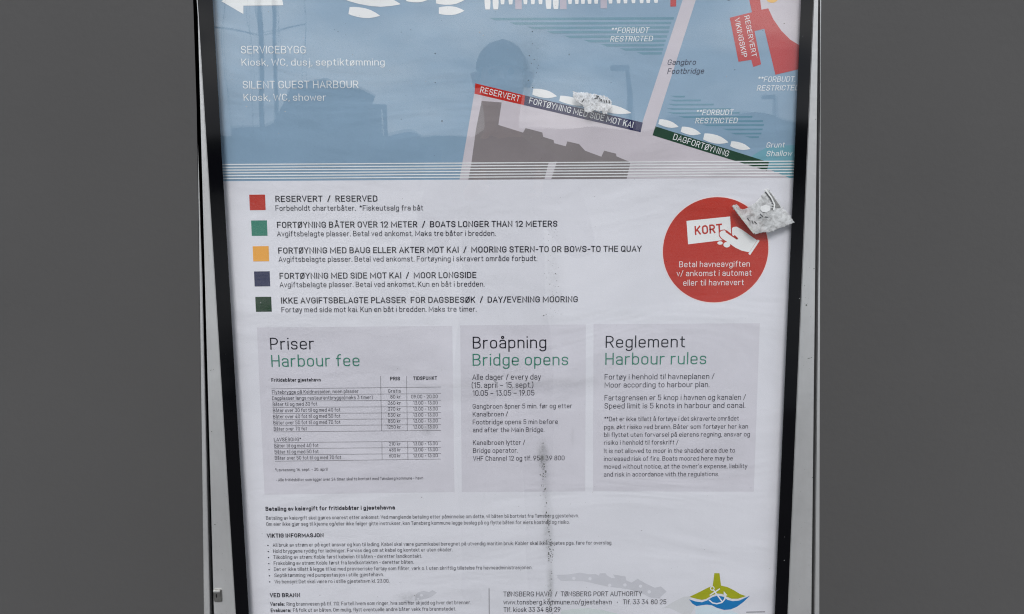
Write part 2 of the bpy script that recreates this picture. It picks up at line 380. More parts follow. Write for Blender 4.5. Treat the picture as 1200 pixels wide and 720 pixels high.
bw = n.new('ShaderNodeBump'); bw.inputs['Distance'].default_value = .0006; l.new(tw.outputs['Fac'], bw.inputs['Height']); l.new(bw.outputs[0], gl.inputs['Normal'])
def M(op, a, b=None, c=None):
    q = n.new('ShaderNodeMath'); q.operation = op
    for i, v in enumerate((a, b, c)):
        if v is None: continue
        if isinstance(v, (int, float)): q.inputs[i].default_value = v
        else: l.new(v, q.inputs[i])
    return q.outputs[0]
def NZ(scale, detail=6, sc3=(1, 1, 1), rough=.6):
    a = n.new('ShaderNodeMapping'); a.inputs['Scale'].default_value = sc3; l.new(ge.outputs['Position'], a.inputs[0])
    t = n.new('ShaderNodeTexNoise'); t.inputs['Scale'].default_value = scale; t.inputs['Detail'].default_value = detail; t.inputs['Roughness'].default_value = rough
    l.new(a.outputs[0], t.inputs['Vector']); return t.outputs['Fac']
def gauss(v, c, s): d = M('DIVIDE', M('SUBTRACT', v, c), s); return M('EXPONENT', M('MULTIPLY', M('MULTIPLY', d, d), -1))
X_, Z_ = sx_.outputs['X'], sx_.outputs['Z']
GY = -.014
def blob(px, py, rx, ry):
    c = P(px, py, GY); s = (P(px+1, py, GY) - c).length
    return M('MULTIPLY', gauss(X_, c.x, rx*s), gauss(Z_, c.z, ry*s))
nA = NZ(140, 5); nB = NZ(26, 4)
sm = M('MULTIPLY_ADD', nA, 1.6, -.35)
def addm(*a):
    r = a[0]
    for b in a[1:]: r = M('ADD', r, b)
    return r
stain = addm(M('MULTIPLY', blob(636, 532, 5, 14), .75), M('MULTIPLY', blob(640, 575, 5, 32), .22), M('MULTIPLY', blob(642, 625, 5, 22), .40),
             M('MULTIPLY', blob(645, 682, 3.2, 20), .55), M('MULTIPLY', blob(648, 320, 9, 40), .13), M('MULTIPLY', blob(622, 65, 16, 36), .14), M('MULTIPLY', blob(616, 100, 3, 22), .2),
             M('MULTIPLY', blob(480, 700, 14, 5), .3), M('MULTIPLY', blob(560, 697, 40, 14), .05))
damp = addm(M('MULTIPLY', blob(640, 448, 60, 5), .16), M('MULTIPLY', blob(520, 452, 34, 3), .18), M('MULTIPLY', blob(500, 503, 6, 6), .3), M('MULTIPLY', blob(585, 454, 50, 3), .1),
            M('MULTIPLY', blob(671, 512, 1.6, 8), .2))
film = M('MULTIPLY', M('MAXIMUM', M('MULTIPLY_ADD', NZ(7, 6, (1, 1, .45)), 1.6, -.75), 0), .05)
fac = M('MINIMUM', addm(M('MAXIMUM', M('MULTIPLY', stain, sm), 0), M('MULTIPLY', damp, M('MULTIPLY_ADD', nB, 1.4, -.1)), film, .001), .75)
m2 = n.new('ShaderNodeMixShader'); l.new(fac, m2.inputs[0]); l.new(m1.outputs[0], m2.inputs[1]); l.new(df.outputs[0], m2.inputs[2]); l.new(m2.outputs[0], o_.inputs['Surface'])
# the inner face is clean
gm2 = bpy.data.materials.new('clean_glass'); gm2.use_nodes = True; n2 = gm2.node_tree.nodes; l2 = gm2.node_tree.links; n2.clear()
o2 = n2.new('ShaderNodeOutputMaterial'); t2 = n2.new('ShaderNodeBsdfTransparent'); g2 = n2.new('ShaderNodeBsdfGlossy'); g2.inputs['Roughness'].default_value = .010
w2 = n2.new('ShaderNodeLayerWeight'); w2.inputs['Blend'].default_value = .5; p2 = n2.new('ShaderNodeMath'); p2.operation = 'POWER'; p2.inputs[1].default_value = 5
a2 = n2.new('ShaderNodeMath'); a2.operation = 'MULTIPLY_ADD'; a2.inputs[1].default_value = .95; a2.inputs[2].default_value = .050
x2 = n2.new('ShaderNodeMixShader'); l2.new(w2.outputs['Facing'], p2.inputs[0]); l2.new(p2.outputs[0], a2.inputs[0]); l2.new(a2.outputs[0], x2.inputs[0]); l2.new(t2.outputs[0], x2.inputs[1]); l2.new(g2.outputs[0], x2.inputs[2]); l2.new(x2.outputs[0], o2.inputs['Surface'])
xa, xb = edge(GO_L, ZT, GY)[0] - .004, edge(GO_R, ZT, GY)[0] + .004
gob = box('glass_pane', (xa, xb, GY, -.010, zb+.001, zt-.001), [gm, gm2], board)
for f in gob.data.polygons: f.material_index = 0 if f.normal.y < -.5 else 1
# lock
steel = mat('lock_steel', (.34, .335, .32), .35, metal=.85, var=.25, vscale=90)
LY = FY - .003
c0 = P(249.5, 691.5, LY); c1 = P(260, 706, LY)
box('lock', (c0.x, c1.x, LY, FY + .004, c1.z, c0.z), steel, board, .0012)
lk = [o for o in board.children if o.name.startswith('lock')][0]
kc = P(253.7, 698.5, LY)
prism('keyhole', [(kc.x + .0011*math.cos(a*.6283), kc.z + .0034*math.sin(a*.6283)) for a in range(10)], LY - .0003, LY + .001, recess_dark, lk)
box('lock_lip', (c0.x+.0006, c1.x-.002, LY-.0012, LY+.001, c0.z-.0035, c0.z-.0012), mat('lock_lip', (.75, .75, .73), .3, metal=.6), lk)

# ------------------------------------------------------------------ the poster behind the glass
poster = empty('harbour_poster', P(600, 360), 'printed harbour notice with map, colour key and three grey text panels behind the glass', 'poster')
paper = paper_relief(mat('poster_paper', col(201, 204, 213), .62, spec=.3, var=.035, vscale=3), 1.0)
xL, xR = edge(GO_L, ZT, 0)[0] + .001, edge(GO_R, ZT, 0)[0] - .001
sh = box('paper_sheet', (xL, xR, 0, .002, zb+.002, zt-.002), paper, poster)
pm = poster
blk = ink('black', col(30, 30, 42)); blk2 = ink('text_grey', col(36, 36, 48)); grn = ink('green', col(60, 120, 104)); wht = ink('white', (.84, .85, .88))

# --- map
mp_root = poly_obj('harbour_map', [(226, -146), (957, -146), (942, 208.1), (253, 212.6)], 1, ink('water_blue', mcol(139, 163, 185)), poster)
land = ink('land', mcol(192, 189, 198)); dgrey = ink('building_grey', mcol(138, 135, 139)); redm = ink('red', mcol(180, 92, 94)); redb = ink('banner_red', col(176, 62, 56, (.04, .04, .042)))
navy = ink('navy', col(46, 50, 82, (.034, .034, .032))); dgreen = ink('dark_green', col(40, 68, 56, (.022, .022, .022))); teal = ink('teal_hatch', mcol(116, 150, 168)); shal = ink('shallow', mcol(122, 163, 178)); bw_ = ink('boat_white', mcol(225, 228, 234)); mwt = ink('map_letters', (.86, .88, .89))
def mpoly(name, pts, layer, m): return poly_obj(name, pts, layer, m, mp_root)
mpoly('shallow_area', [(880, 184), (889, 178), (898, 173.5), (915, 171), (932, 170), (948, 170), (948, 207), (926, 209), (899, 202), (890, 192)], 2, shal)
q = mpoly('quay_area', [(556, 108), (590, 115), (680, 138), (752, 152), (768, 156), (899, 198), (914, 204), (924, 208.3), (538.4, 210.8)], 3, land)
mpoly('quay_area', [(884, -40), (954, -40), (948, 64), (938, 58), (926, 48), (904, 26), (890, 8)], 3, land)
mpoly('quay_area', [(560, -145), (956, -145), (954, -60), (820, -18), (818.7, -10), (770, -17), (560, -17)], 3, land)
mpoly('footbridge', [(804, -12), (819.3, -12), (767.5, 150), (764.5, 159), (748, 158), (753, 143)], 4, land)
mpoly('building_area', [(564.4,118.4),(587.8,120.3),(584,146.6),(613,155.6),(616,150.3),(635.6,155.4),(636.6,160.6),(648.8,164.4),(649.5,168),(663,171.6),(664.8,165.9),(678.6,169),(685.6,176.8),(704.7,183.8),(708,176.8),(722,180.3),(722.4,183.4),(738.9,190.3),(734.5,209.6),(548.8,210.7),(552.2,192.6),(557.9,151)], 5, dgrey)
mpoly('walkway', [(643, 190.6), (652.6, 189.7), (646, 210.2), (638, 210.2)], 6, land)
def hatch(rows, wpx, slope=-.004):
    return multi_poly('restricted_hatching', [[(a, y - wpx/2), (a + 6, y - wpx/2), (b, y - wpx/2 + slope*(b-a)), (b-.6, y + wpx/2 + slope*(b-a)), (a + 7, y + wpx/2)] for y, a, b in rows], 3, teal, mp_root)
hatch([(22.6,573,790),(27.8,597,787),(33,618,785),(38,640,784),(43.4,661,782),(48.4,684,780.5),(53.3,704,779),(58.2,726,777.5),(62.8,746,776)], 2.9)
hatch([(113.4,785,803),(118,784,821.6),(122.9,782,837),(128,781,857),(132.7,782,867),(137.4,795,882),(142.4,812,894.5),(147,822,895.5),(152,846,894),(156.8,855,892.6),(161,873,889.6)], 2.0)
mpoly('banner', [(557,97.8),(615.2,112),(614,123.4),(556,110)], 6, redb)
mpoly('banner', [(615.2,112),(753.3,143.8),(750.7,155.2),(614,123.4)], 6, navy)
mpoly('banner', [(768.1,148.2),(901.2,190.4),(898.8,200.4),(764.7,158.7)], 6, dgreen)
text(mp_root, 'RESERVERT', 562.3, 108.6, 608.6, 119.6, 7.2, 11, mwt)
text(mp_root, 'FORTØYNING MED SIDE MOT KAI', 619.7, 121.4, 741.5, 150.3, 7.2, 11, mwt)
text(mp_root, 'DAGFORTØYNING', 788.3, 163.6, 853.2, 184.2, 7.2, 11, mwt)
mpoly('berth_area', [(876,-40),(884,-40),(890.8,0),(892.3,11.5),(900.3,10),(906.4,23),(915.5,36),(926,46.6),(937.7,53.8),(948,58),(948,78.5),(908.7,87.8),(895.7,33.9),(884.2,36.7),(891.9,75.6),(882.7,78.7),(880.4,70.3),(865.4,72.6),(855.2,21),(881.2,14.5),(878,0)], 5, redm)
text(mp_root, 'RESERVERT', 872.2, 19.4, 881.4, 67.6, 5.8, 11, mwt)
text(mp_root, 'VIKINGSKIP', 860.6, 22.6, 870.0, 68.4, 6.2, 11, mwt)
for a in ((716,39,760,38.7,'**FORBUDT'),(715,49,764.8,48.5,'RESTRICTED'),(887.7,96.4,931.8,96,'**FORBUDT.'),(886.8,106.6,936.2,106,'RESTRICTED'),(815.5,135.2,858.9,134.9,'**FORBUDT'),(814.5,144.8,864,144.5,'RESTRICTED'),(897.8,173.4,919.4,172.9,'Grunt'),(897.8,183.5,927.8,182.9,'Shallow')):
    text(mp_root, a[4], a[0], a[1], a[2], a[3], 6.4, 11, mwt, italic=.18)
mdk = ink('map_dark', mcol(70, 80, 95))
text(mp_root, 'Gangbro', 782, 76.3, 815.5, 76, 6.4, 11, mdk, italic=.18); text(mp_root, 'Footbridge', 782, 86.7, 825, 86.3, 6.4, 11, mdk, italic=.18)
for a in ((282.7,62.9,358.8,62.9,8.9,'SERVICEBYGG'),(283.3,77.2,451.3,77,8.2,'Kiosk, WC, dusj, septiktømming'),(284.8,104,420.6,103.6,8.9,'SILENT GUEST HARBOUR'),(285.7,118.4,382.7,118.2,8.2,'Kiosk, WC, shower')):
    text(mp_root, a[5], a[0], a[1], a[2], a[3], a[4], 9.6, mwt)
mpoly('arrow', [(259.3,1.6),(283.6,-13),(283.8,-3.6),(330,-4),(332,6.4),(285.2,6.9),(285.2,16.7)], 6, mwt)
for a in ((403,-7,469,5,17),(409,12.6,445,18.6,11.5),(476,-2,504,-1.5,9.5),(511,-.5,546,-1,13),(514.3,12.6,544,12.8,10.2),(624.4,107.6,652.5,113,9.5),(656,115.4,690,123,8.8),(700,124.4,739.6,132.6,9.6),(772.2,142.6,795,148.8,8),(798.4,151.6,821.2,157,8.4),(824.8,160,853.4,167,10),(856.4,168.6,879.2,174.6,8.2)):
    poly_obj('boat_symbol', boat_outline(*a), 6, bw_, mp_root)
for cx_, bt, wd_ in ((571.5,11.3,7),(581,11.2,7),(589,5.3,5),(598.5,5.4,5.2),(615.8,5.2,5),(624.5,5.2,5),(633.5,5.2,5),(643,10.7,6.8),(651.5,10.8,6.8),(668,5,4.8),(676,5,4.8),(683.2,4.8,5),(691,4.8,5),(698.7,4.6,5),(715.5,4.4,5),(725,4.2,5),(733,4.2,5),(742.4,4,5),(752,4,5),(759.7,3.8,5),(768.8,3.6,5)):
    poly_obj('boat_symbol', boat_outline(cx_, bt, cx_-.6, -14, wd_), 6, bw_, mp_root)
for cx_, bt in ((607.5, 11), (660, 11), (707.4, 10)): mpoly('pier', [(cx_-4,-18),(cx_+3.6,-18),(cx_+4,bt),(cx_-3.6,bt)], 5, ink('pier', mcol(182, 178, 192)))
mpoly('pier', [(785.5,-16),(792.6,-16),(792.4,7.8),(785.6,8)], 5, redm)
mpoly('emblem', ell(904.8,-2.5,7.4,6), 7, ink('ochre', mcol(220, 180, 116)))
mpoly('emblem', ell(854,-1,2.4,1.8), 7, navy)
for yl in (193, 196.3, 199.6, 202.9, 206.2, 209.5):
    line(mp_root, 256, yl+.05, 942, yl-4.0, 1.25, mwt, 'white_stripe', 8)

# --- colour key
rows = [(292,228.3,311,246.5,col(167,53,45)),(294.2,258.5,313.2,276.6,col(52,116,100)),(296,288.7,315.1,306.5,col(216,152,62)),(297.6,318.2,316.4,335.9,col(42,46,76)),(299.1,348,318.2,365.6,col(20,55,40))]
for i, (a, b, c, d, cc) in enumerate(rows):
    o = poly_obj('key_square', [(a,b+.1),(c-.4,b-.1),(c+.3,d-.1),(a+.8,d+.1)], 3, ink('key%d' % i, cc), poster)
    tag(o, ['red key square', 'green key square', 'orange key square', 'navy blue key square', 'dark green key square'][i])
K = [('RESERVERT  /  RESERVED',322.9,236.8,442.7,236.4,7.2,14.4),('Forbeholdt charterbåter.  *Fiskeutsalg fra båt',323,247.2,496.2,246.8,6.3,10.6),
('FORTØYNING BÅTER OVER 12 METER  /  BOATS LONGER THAN 12 METERS',324.8,267.3,653.5,265.9,7.2,14.4),('Avgiftsbelagte plasser. Betal ved ankomst. Maks tre båter i bredden.',325,277.2,581,276.6,6.3,10.6),
('FORTØYNING MED BAUG ELLER AKTER MOT KAI  /  MOORING STERN-TO OR BOWS-TO THE QUAY',326.2,297.4,752,295.2,7.2,14.4),('Avgiftsbelagte plasser. Betal ved ankomst. Fortøyning i skravert område forbudt.',326.8,307.2,629.7,306,6.3,10.6),
('FORTØYNING MED SIDE MOT KAI  /  MOOR LONGSIDE',327.8,327.1,558.6,326,7.2,14.4),('Avgiftsbelagte plasser. Betal ved ankomst. Kun en båt i bredden.',328,336.9,567.8,336,6.3,10.6),
('IKKE AVGIFTSBELAGTE PLASSER  FOR DAGSBESØK  /  DAY/EVENING MOORING',329.6,356,677.4,354.4,7.2,14.4),('Fortøy med side mot kai. Kun en båt i bredden. Maks tre timer.',330,366.2,558.6,365.4,6.3,10.6)]
for s, a, b, c, d, cp, wt in K: text(poster, s, a, b, c, d, cp, wt, blk if wt > 12 else blk2, 'heading' if wt > 12 else 'text_line')

# --- red disc
cA, cB = P(776.8, 293), P(900.4, 292.4); ctr = (cA + cB) / 2; rad = (cB - cA).length / 2; ctr.z = (P(838, 232.7).z + P(838, 353.2).z) / 2
def disc(name, r, layer, m, parent):
    vs = [Vector((ctr.x, -layer*LAY, ctr.z))] + [Vector((ctr.x + r*math.cos(2*math.pi*k/96), -layer*LAY, ctr.z + r*math.sin(2*math.pi*k/96))) for k in range(96)]
    return mesh(name, vs, [(0, 1+k, 1+(k+1) % 96) for k in range(96)], m, parent)
dsk = disc('red_disc', rad, 3, ink('disc_red', col(168, 54, 45)), poster)
pk = ink('rim', col(226, 200, 202))
vs = [Vector((ctr.x + r*math.cos(2*math.pi*k/96), -2*LAY, ctr.z + r*math.sin(2*math.pi*k/96))) for k in range(96) for r in (rad, rad*1.018)]
mesh('disc_rim', vs, [(2*k, (2*k+2) % 192, (2*k+3) % 192, 2*k+1) for k in range(96)], pk, dsk)
dw = ink('disc_white', col(220, 220, 228)); dr = INK['disc_red']
text(dsk, 'Betal havneavgiften', 796, 313.4, 879, 312.6, 6.8, 9, dw); text(dsk, 'v/ ankomst i automat', 793.2, 324, 881, 323.2, 6.8, 9, dw); text(dsk, 'eller til havnevert', 800.6, 335, 872, 334.3, 6.8, 9, dw)
poly_obj('payment_card', [(804.5,259.1),(855.6,253.9),(857.2,280.4),(806.4,286.5)], 4, dw, dsk)
text(dsk, 'KORT', 814.6, 275.8, 846.8, 272.6, 10.6, 18, dr, layer=5)
c5 = lambda L_: [(770 + a/5.336, 225 + b/5.336) for a, b in L_]
hand = c5([(468,228),(478,220),(498,218),(530,236),(625,303),(576,378),(530,368),(488,348),(440,314),(404,290),(392,274),(391,256),(402,244),(420,241),(436,248),(470,272)])
multi_poly('hand_outline', strokepx(hand, 2.2, True), 6, dr, dsk)
poly_obj('hand', hand, 7, dw, dsk)
multi_poly('hand_crease', strokepx(c5([(432,250),(458,268),(498,294)]), 1.5) + strokepx(c5([(486,278),(500,292)]), 2.2), 8, dr, dsk)
poly_obj('finger', ell(*c5([(394,320)])[0], 3.2, 2.0, 14), 5, dw, dsk); poly_obj('finger', ell(*c5([(436,331)])[0], 4.0, 3.2, 16), 7, dw, dsk)
multi_poly('cuff', strokepx(c5([(632,308),(580,386)]), 2.6), 7, dw, dsk)

# --- grey panels
pg = ink('panel', col(191, 192, 202))
p1 = poly_obj('price_panel', [(301,384),(530,382),(532.6,576.8),(310,579.8)], 2, pg, poster)
p2 = poly_obj('bridge_panel', [(539.4,381.6),(686.6,380.4),(685.8,576),(541.2,577)], 2, pg, poster)
p3 = poly_obj('rules_panel', [(695.6,380),(890.4,379),(883.4,576.4),(694.8,575.8)], 2, pg, poster)
for par, H in ((p1, [('Priser',317,410,369,409.6,blk),('Harbour fee',318.3,430.2,422.3,429.2,grn)]), (p2, [('Broåpning',554.2,408.8,641,408,blk),('Bridge opens',554,428.8,666.6,428.2,grn)]), (p3, [('Reglement',709.8,407.8,803.4,407.2,blk),('Harbour rules',709.4,427.8,828.4,427,grn)])):
    for s, a, b, c, d, m_ in H:
        o = text(par, s, a, b, c, d, 14, 9.2, m_, 'heading')
        if m_ is grn: o['label'] = 'green heading'
T2 = [('Alle dager / every day',553.8,445.4,634,444.9,6.6),('(15. april – 15. sept.)',552.9,454.8,625.3,454.3,6.6),('10.05 – 13.05 – 19.05',554,464.1,626.5,463.7,6.6),
('Gangbroen åpner 5 min. før og etter',554,479.2,670.7,478.5,5.6),('Kanalbroen /',554.1,488.4,595.4,488,5.6),('Footbridge opens 5 min before',554.1,497.6,654,497,5.6),('and after the Main Bridge.',554.2,506.8,638,506.3,5.6),('Kanalbroen lytter /',554.4,521.7,615.5,521.3,5.6),('Bridge operator.',554.5,531,607,530.6,5.6),('VHF Channel 12 og tlf. 958 39 800',554.6,540.3,661.8,539.6,5.6)]
T3 = [('Fortøy i henhold til havneplanen /',708.6,445,837.2,444.3,6.4),('Moor according to harbour plan.',708.6,454.4,831.5,453.8,6.4),('Fartsgrensen er 5 knop i havnen og kanalen /',708.5,469.5,874,468.7,6.4),('Speed limit is 5 knots in harbour and canal.',708.5,479,873.5,478.2,6.4),
('**Det er ikke tillatt å fortøye i det skraverte området',708.3,493.9,866,493,5.3),('pga. økt risiko ved brann. Båter som fortøyer her kan',708,503.2,876.8,502.4,5.3),('bli flyttet uten forvarsel på eierens regning, ansvar og',708,512.3,879,511.6,5.3),('risiko i henhold til forskrift /',707.9,521.5,795,521,5.3),
('It is not allowed to moor in the shaded area due to',707.8,531.2,861.5,530.5,5.3),('increased risk of fire. Boats moored here may be',707.8,540.4,859,539.7,5.3),("moved without notice, at the owner's expense, liability",707.7,549.6,875.8,548.8,5.3),('and risk in accordance with the regulations.',707.7,558.8,842.5,558.2,5.3)]
for par, T in ((p2, T2), (p3, T3)):
    for s, a, b, c, d, cp in T: text(par, s, a, b, c, d, cp, 10, blk2)
text(p1, 'Fritidsbåter gjestehavn', 318.2, 447.7, 376, 447.2, 4.2, 18, blk); text(p1, 'PRIS', 457.4, 446, 469, 445.9, 4.3, 18, blk); text(p1, 'TIDSPUNKT', 484.5, 445.7, 512.3, 445.4, 4.3, 18, blk)
rl = [456,463,470.3,477.7,485,492.2,499.3,506.4,519,526,533.3,540.8]; rr = [453.7,461.5,469.2,476.6,483.7,490.7,497.7,504.6,517.2,524.5,531.6,538.2]
rule = ink('rule', col(120, 120, 128))
for i, (a, b) in enumerate(zip(rl, rr)): line(p1, 318.3 + i*.35, a - .1, 516.8, b, .55, rule)
for a in ((446,441,447.1,505),(447.5,517.8,447.8,539),(476.4,441,477.3,504.8),(477.7,517.5,478,538.6)): line(p1, *a, .55, rule)
RW = [('Flytebrygge på Kaldnessiden, noen plasser',318.8,461.9,420.4,460.7,'Gratis',455,''),('Dagplasser langs restaurantbrygga(maks 3 timer)',319,469,437,467.8,'80 kr',457.6,'09.00 - 20.00'),('Båter til og med 30 fot',319.7,476.2,372,475.4,'260 kr',454.6,'13.00 - 13.00'),('Båter over 30 fot til og med 40 fot',320,483.4,399,482.4,'370 kr',454.6,'13.00 - 13.00'),('Båter over 40 fot til og med 50 fot',320.3,490.6,399,489.6,'530 kr',454.8,'13.00 - 13.00'),('Båter over 50 fot til og med 70 fot',320.6,497.7,399,496.8,'850 kr',454.8,'13.00 - 13.00'),('Båter over 70 fot',321,505,360,504.5,'1250 kr',453.8,'13.00 - 13.00'),
('LAVSESONG*',321.3,517.5,353,517.2,'',0,''),('Båter til og med 40 fot',321.7,524.7,373.5,524.2,'210 kr',456,'13.00 - 13.00'),('Båter til og med 50 fot',322,531.8,373.6,531.3,'480 kr',456,'13.00 - 13.00'),('Båter over 50 fot til og med 70 fot',322.2,539.1,400,538.2,'600 kr',456,'13.00 - 13.00')]
pb = [460.4,467.2,474.5,481.6,488.6,495.6,502.6,0,522.3,529.3,536.3]
for i, (s, a, b, c, d, pr, px_, tm) in enumerate(RW):
    text(p1, s, a, b, c, d, 4.3, 10, blk2)
    if pr: text(p1, pr, px_, pb[i], 469.8, pb[i]-.1, 4.2, 10, blk2)
    if tm: text(p1, tm, 482 if i == 1 else 484.4, pb[i]-.1, 513.2, pb[i]-.4, 4.2, 10, blk2)
text(p1, '*Lavsesong 16. sept. - 30. april', 322.6, 552.6, 384, 551.8, 3.5, 10, blk2); text(p1, '- Alle fritidsbåter som ligger over 24 timer skal ta kontakt med Tønsberg kommune - havn', 323.4, 564.4, 496, 562, 3.5, 10, blk2)

# --- small print
B_ = [('Betaling av kaiavgift for fritidsbåter i gjestehavna',311.4,599,463,597.2,4.9,19),('Betaling av kaiavgift skal gjøres snarest etter ankomst. Ved manglende betaling etter påminnelse om dette, vil båten bli bortvist fra Tønsberg gjestehavn.',312,609.4,678.4,606.4,4.3,10),('Om eier ikke gjør seg til kjenne og/eller ikke følger gitte instrukser, kan Tønsberg kommune legge beslag på og flytte båten for eiers kostnad og risiko.',312.2,616.6,667.5,614,4.3,10),
('VIKTIG INFORMASJON',313,630.4,379.5,629.8,4.9,19),
('All bruk av strøm er på eget ansvar og kun til lading. Kabel skal være gummikabel beregnet på utvendig maritim bruk. Kabler skal ikke skjøtes pga. fare for overslag.',319.9,641,717.5,638.2,4.3,10),('Hold bryggene ryddig for ledninger. Forviss deg om at kabel og kontakt er uten skader.',320.2,648.2,530.5,646.2,4.3,10),('Tilkobling av strøm: Koble først kabelen til båten - deretter landkontakt.',320.5,655.3,494.6,653.8,4.3,10),('Frakobling av strøm: Koble først fra landkontakten - deretter båten.',320.9,662.4,485,660.8,4.3,10),('Det er ikke tillatt å legge til kai med provisoriske fartøy som flåter, vark o. l. uten skriftlig tillatelse fra havneadministrasjonen.',321.2,669.4,623.8,667.2,4.3,10),('Septiktømming ved pumpestasjon i stille gjestehavn.',321.7,676.5,449.8,675.4,4.3,10),('Vis hensyn! Det skal være ro i stille gjestehavn kl. 23.00.',322,684,456.5,683,4.3,10),
('VED BRANN',316.6,700.2,352,700,4.9,19),('Varsle:',317.1,710.4,333.6,710.2,4.4,18),('Ring brannvesen på tlf. 110. Fortell hvem som ringer, hva som har skjedd og hvor det brenner.',336,710.2,552,708.2,4.3,10),('Evakuere:',317.4,717.7,341,717.5,4.4,18),('Få folk ut av båten. Om mulig, flytt eventuelle andre båter vekk fra brannstedet.',343.5,717.4,534.5,715.6,4.3,10),
('TØNSBERG HAVN  /  TØNSBERG PORT AUTHORITY',590.2,699.2,752.4,698.8,5.7,10.5),('www.tonsberg.kommune.no/gjestehavn   •   Tlf. 33 34 80 25',590.2,708.6,781,708.3,5.7,10.5),('Tlf. kiosk 33 34 80 29',590.4,717.5,657,717.2,5.7,10.5)]
for s, a, b, c, d, cp, wt in B_: text(poster, s, a, b, c, d, cp, wt, blk if wt > 15 else blk2, 'heading' if wt > 15 else 'text_line')
multi_poly('bullet', [ell(314 + i*.33, 639.4 + i*7.12, .8, .75, 8) for i in range(7)], 6, blk2, poster)
line(poster, 573.1, 689.6, 573.4, 740, .8, rule)
line(poster, 874.5, 717.6, 896.6, 717.2, 1.1, rule)
c7 = lambda L_: [(630 + a/5.54, 590 + b/5.54) for a, b in L_]
ig = ink('island_grey', col(184, 187, 196)); ig2 = ink('island_pale', col(193, 197, 203))
isl = poly_obj('island_drawing', c7([(110,465),(200,462),(275,450),(330,460),(378,460),(398,470),(404,455),(440,453),(450,468),(480,485),(505,487),(490,462),(570,475),(575,500),(610,515),(650,490),(700,520),(760,548),(800,540),(838,572),(790,618),(730,612),(680,585),(600,560),(450,540),(300,506),(150,502)]), 2, ig, poster)
multi_poly('island_dot', [ell(*c7([p])[0], 2, 1.9, 14) for p in ((118,477),(235,487),(340,490),(468,532),(567,530),(668,538),(725,575))], 3, paper, isl)
poly_obj('island_drawing', c7([(150,697),(230,686),(320,680),(420,692),(540,722),(560,760),(150,760)]), 2, ink('pale_teal', col(190, 201, 203)), poster)
c8 = lambda L_: [(760 + a/8, 660 + b/8) for a, b in L_]
poly_obj('island_drawing', c8([(145,418),(240,360),(330,316),(376,312),(440,392),(420,440),(380,500),(300,470),(200,425)]), 2, ig2, poster)
poly_obj('logo_tint', c8([(440,412),(540,400),(600,410),(700,450),(780,445),(850,480),(850,560),(440,560)]), 2, ink('pale_blue', col(192, 208, 220)), poster)  # pale blue print beneath the logo
b7 = lambda L_: [(470 + a/10.9, 680 + b/10.9) for a, b in L_]
bird = poly_obj('island_drawing', b7([(180,200),(215,155),(290,138),(360,152),(400,128),(460,160),(400,205),(330,235),(250,250),(180,262)]), 2, ig, poster)
multi_poly('island_dot', [ell(493.8, 697.7, 1.7, 1.6, 12), ell(490, 702, 1.4, 1.2, 12)], 3, paper, bird)
poly_obj('island_drawing', b7([(30,270),(70,252),(110,262),(160,290),(60,300)]), 2, ig, poster)
olive = ink('olive', col(150, 155, 36)); blue = ink('logo_blue', col(22, 112, 172))
lg = poly_obj('port_logo', c8([(617,95),(665,95),(680,212),(740,225),(800,255),(860,292),(915,310),(840,335),(780,335),(730,315),(690,290),(640,286),(590,306),(540,338),(500,346),(450,336),(382,318),(440,290),(510,255),(560,230),(602,213)]), 4, olive, poster)
poly_obj('wave', c8([(380,340),(440,360),(500,368),(550,350),(600,318),(650,305),(700,315),(740,345),(790,358),(850,352),(952,306),(890,365),(830,410),(770,435),(710,440),(640,420),(590,395),(540,390),(450,404),(410,380)]), 4, blue, lg)
anc = strokepx(c8([(598+17*math.cos(t*.5236), 238+17*math.sin(t*.5236)) for t in range(12)]), 1.1, True)
anchor = multi_poly('anchor', anc, 7, wht, lg)
multi_poly('anchor', strokepx(c8([(610,254),(692,365)]), 1.5), 5, wht, lg); multi_poly('anchor', strokepx(c8([(578,300),(665,244)]), 1.4), 6, wht, lg)
multi_poly('anchor', strokepx(c8([(572,350),(600,374),(640,382),(688,370),(714,340),(722,304)]), 1.5), 7, wht, lg)
multi_poly('anchor', [c8([(706,264),(740,304),(702,308)])], 8, wht, lg)

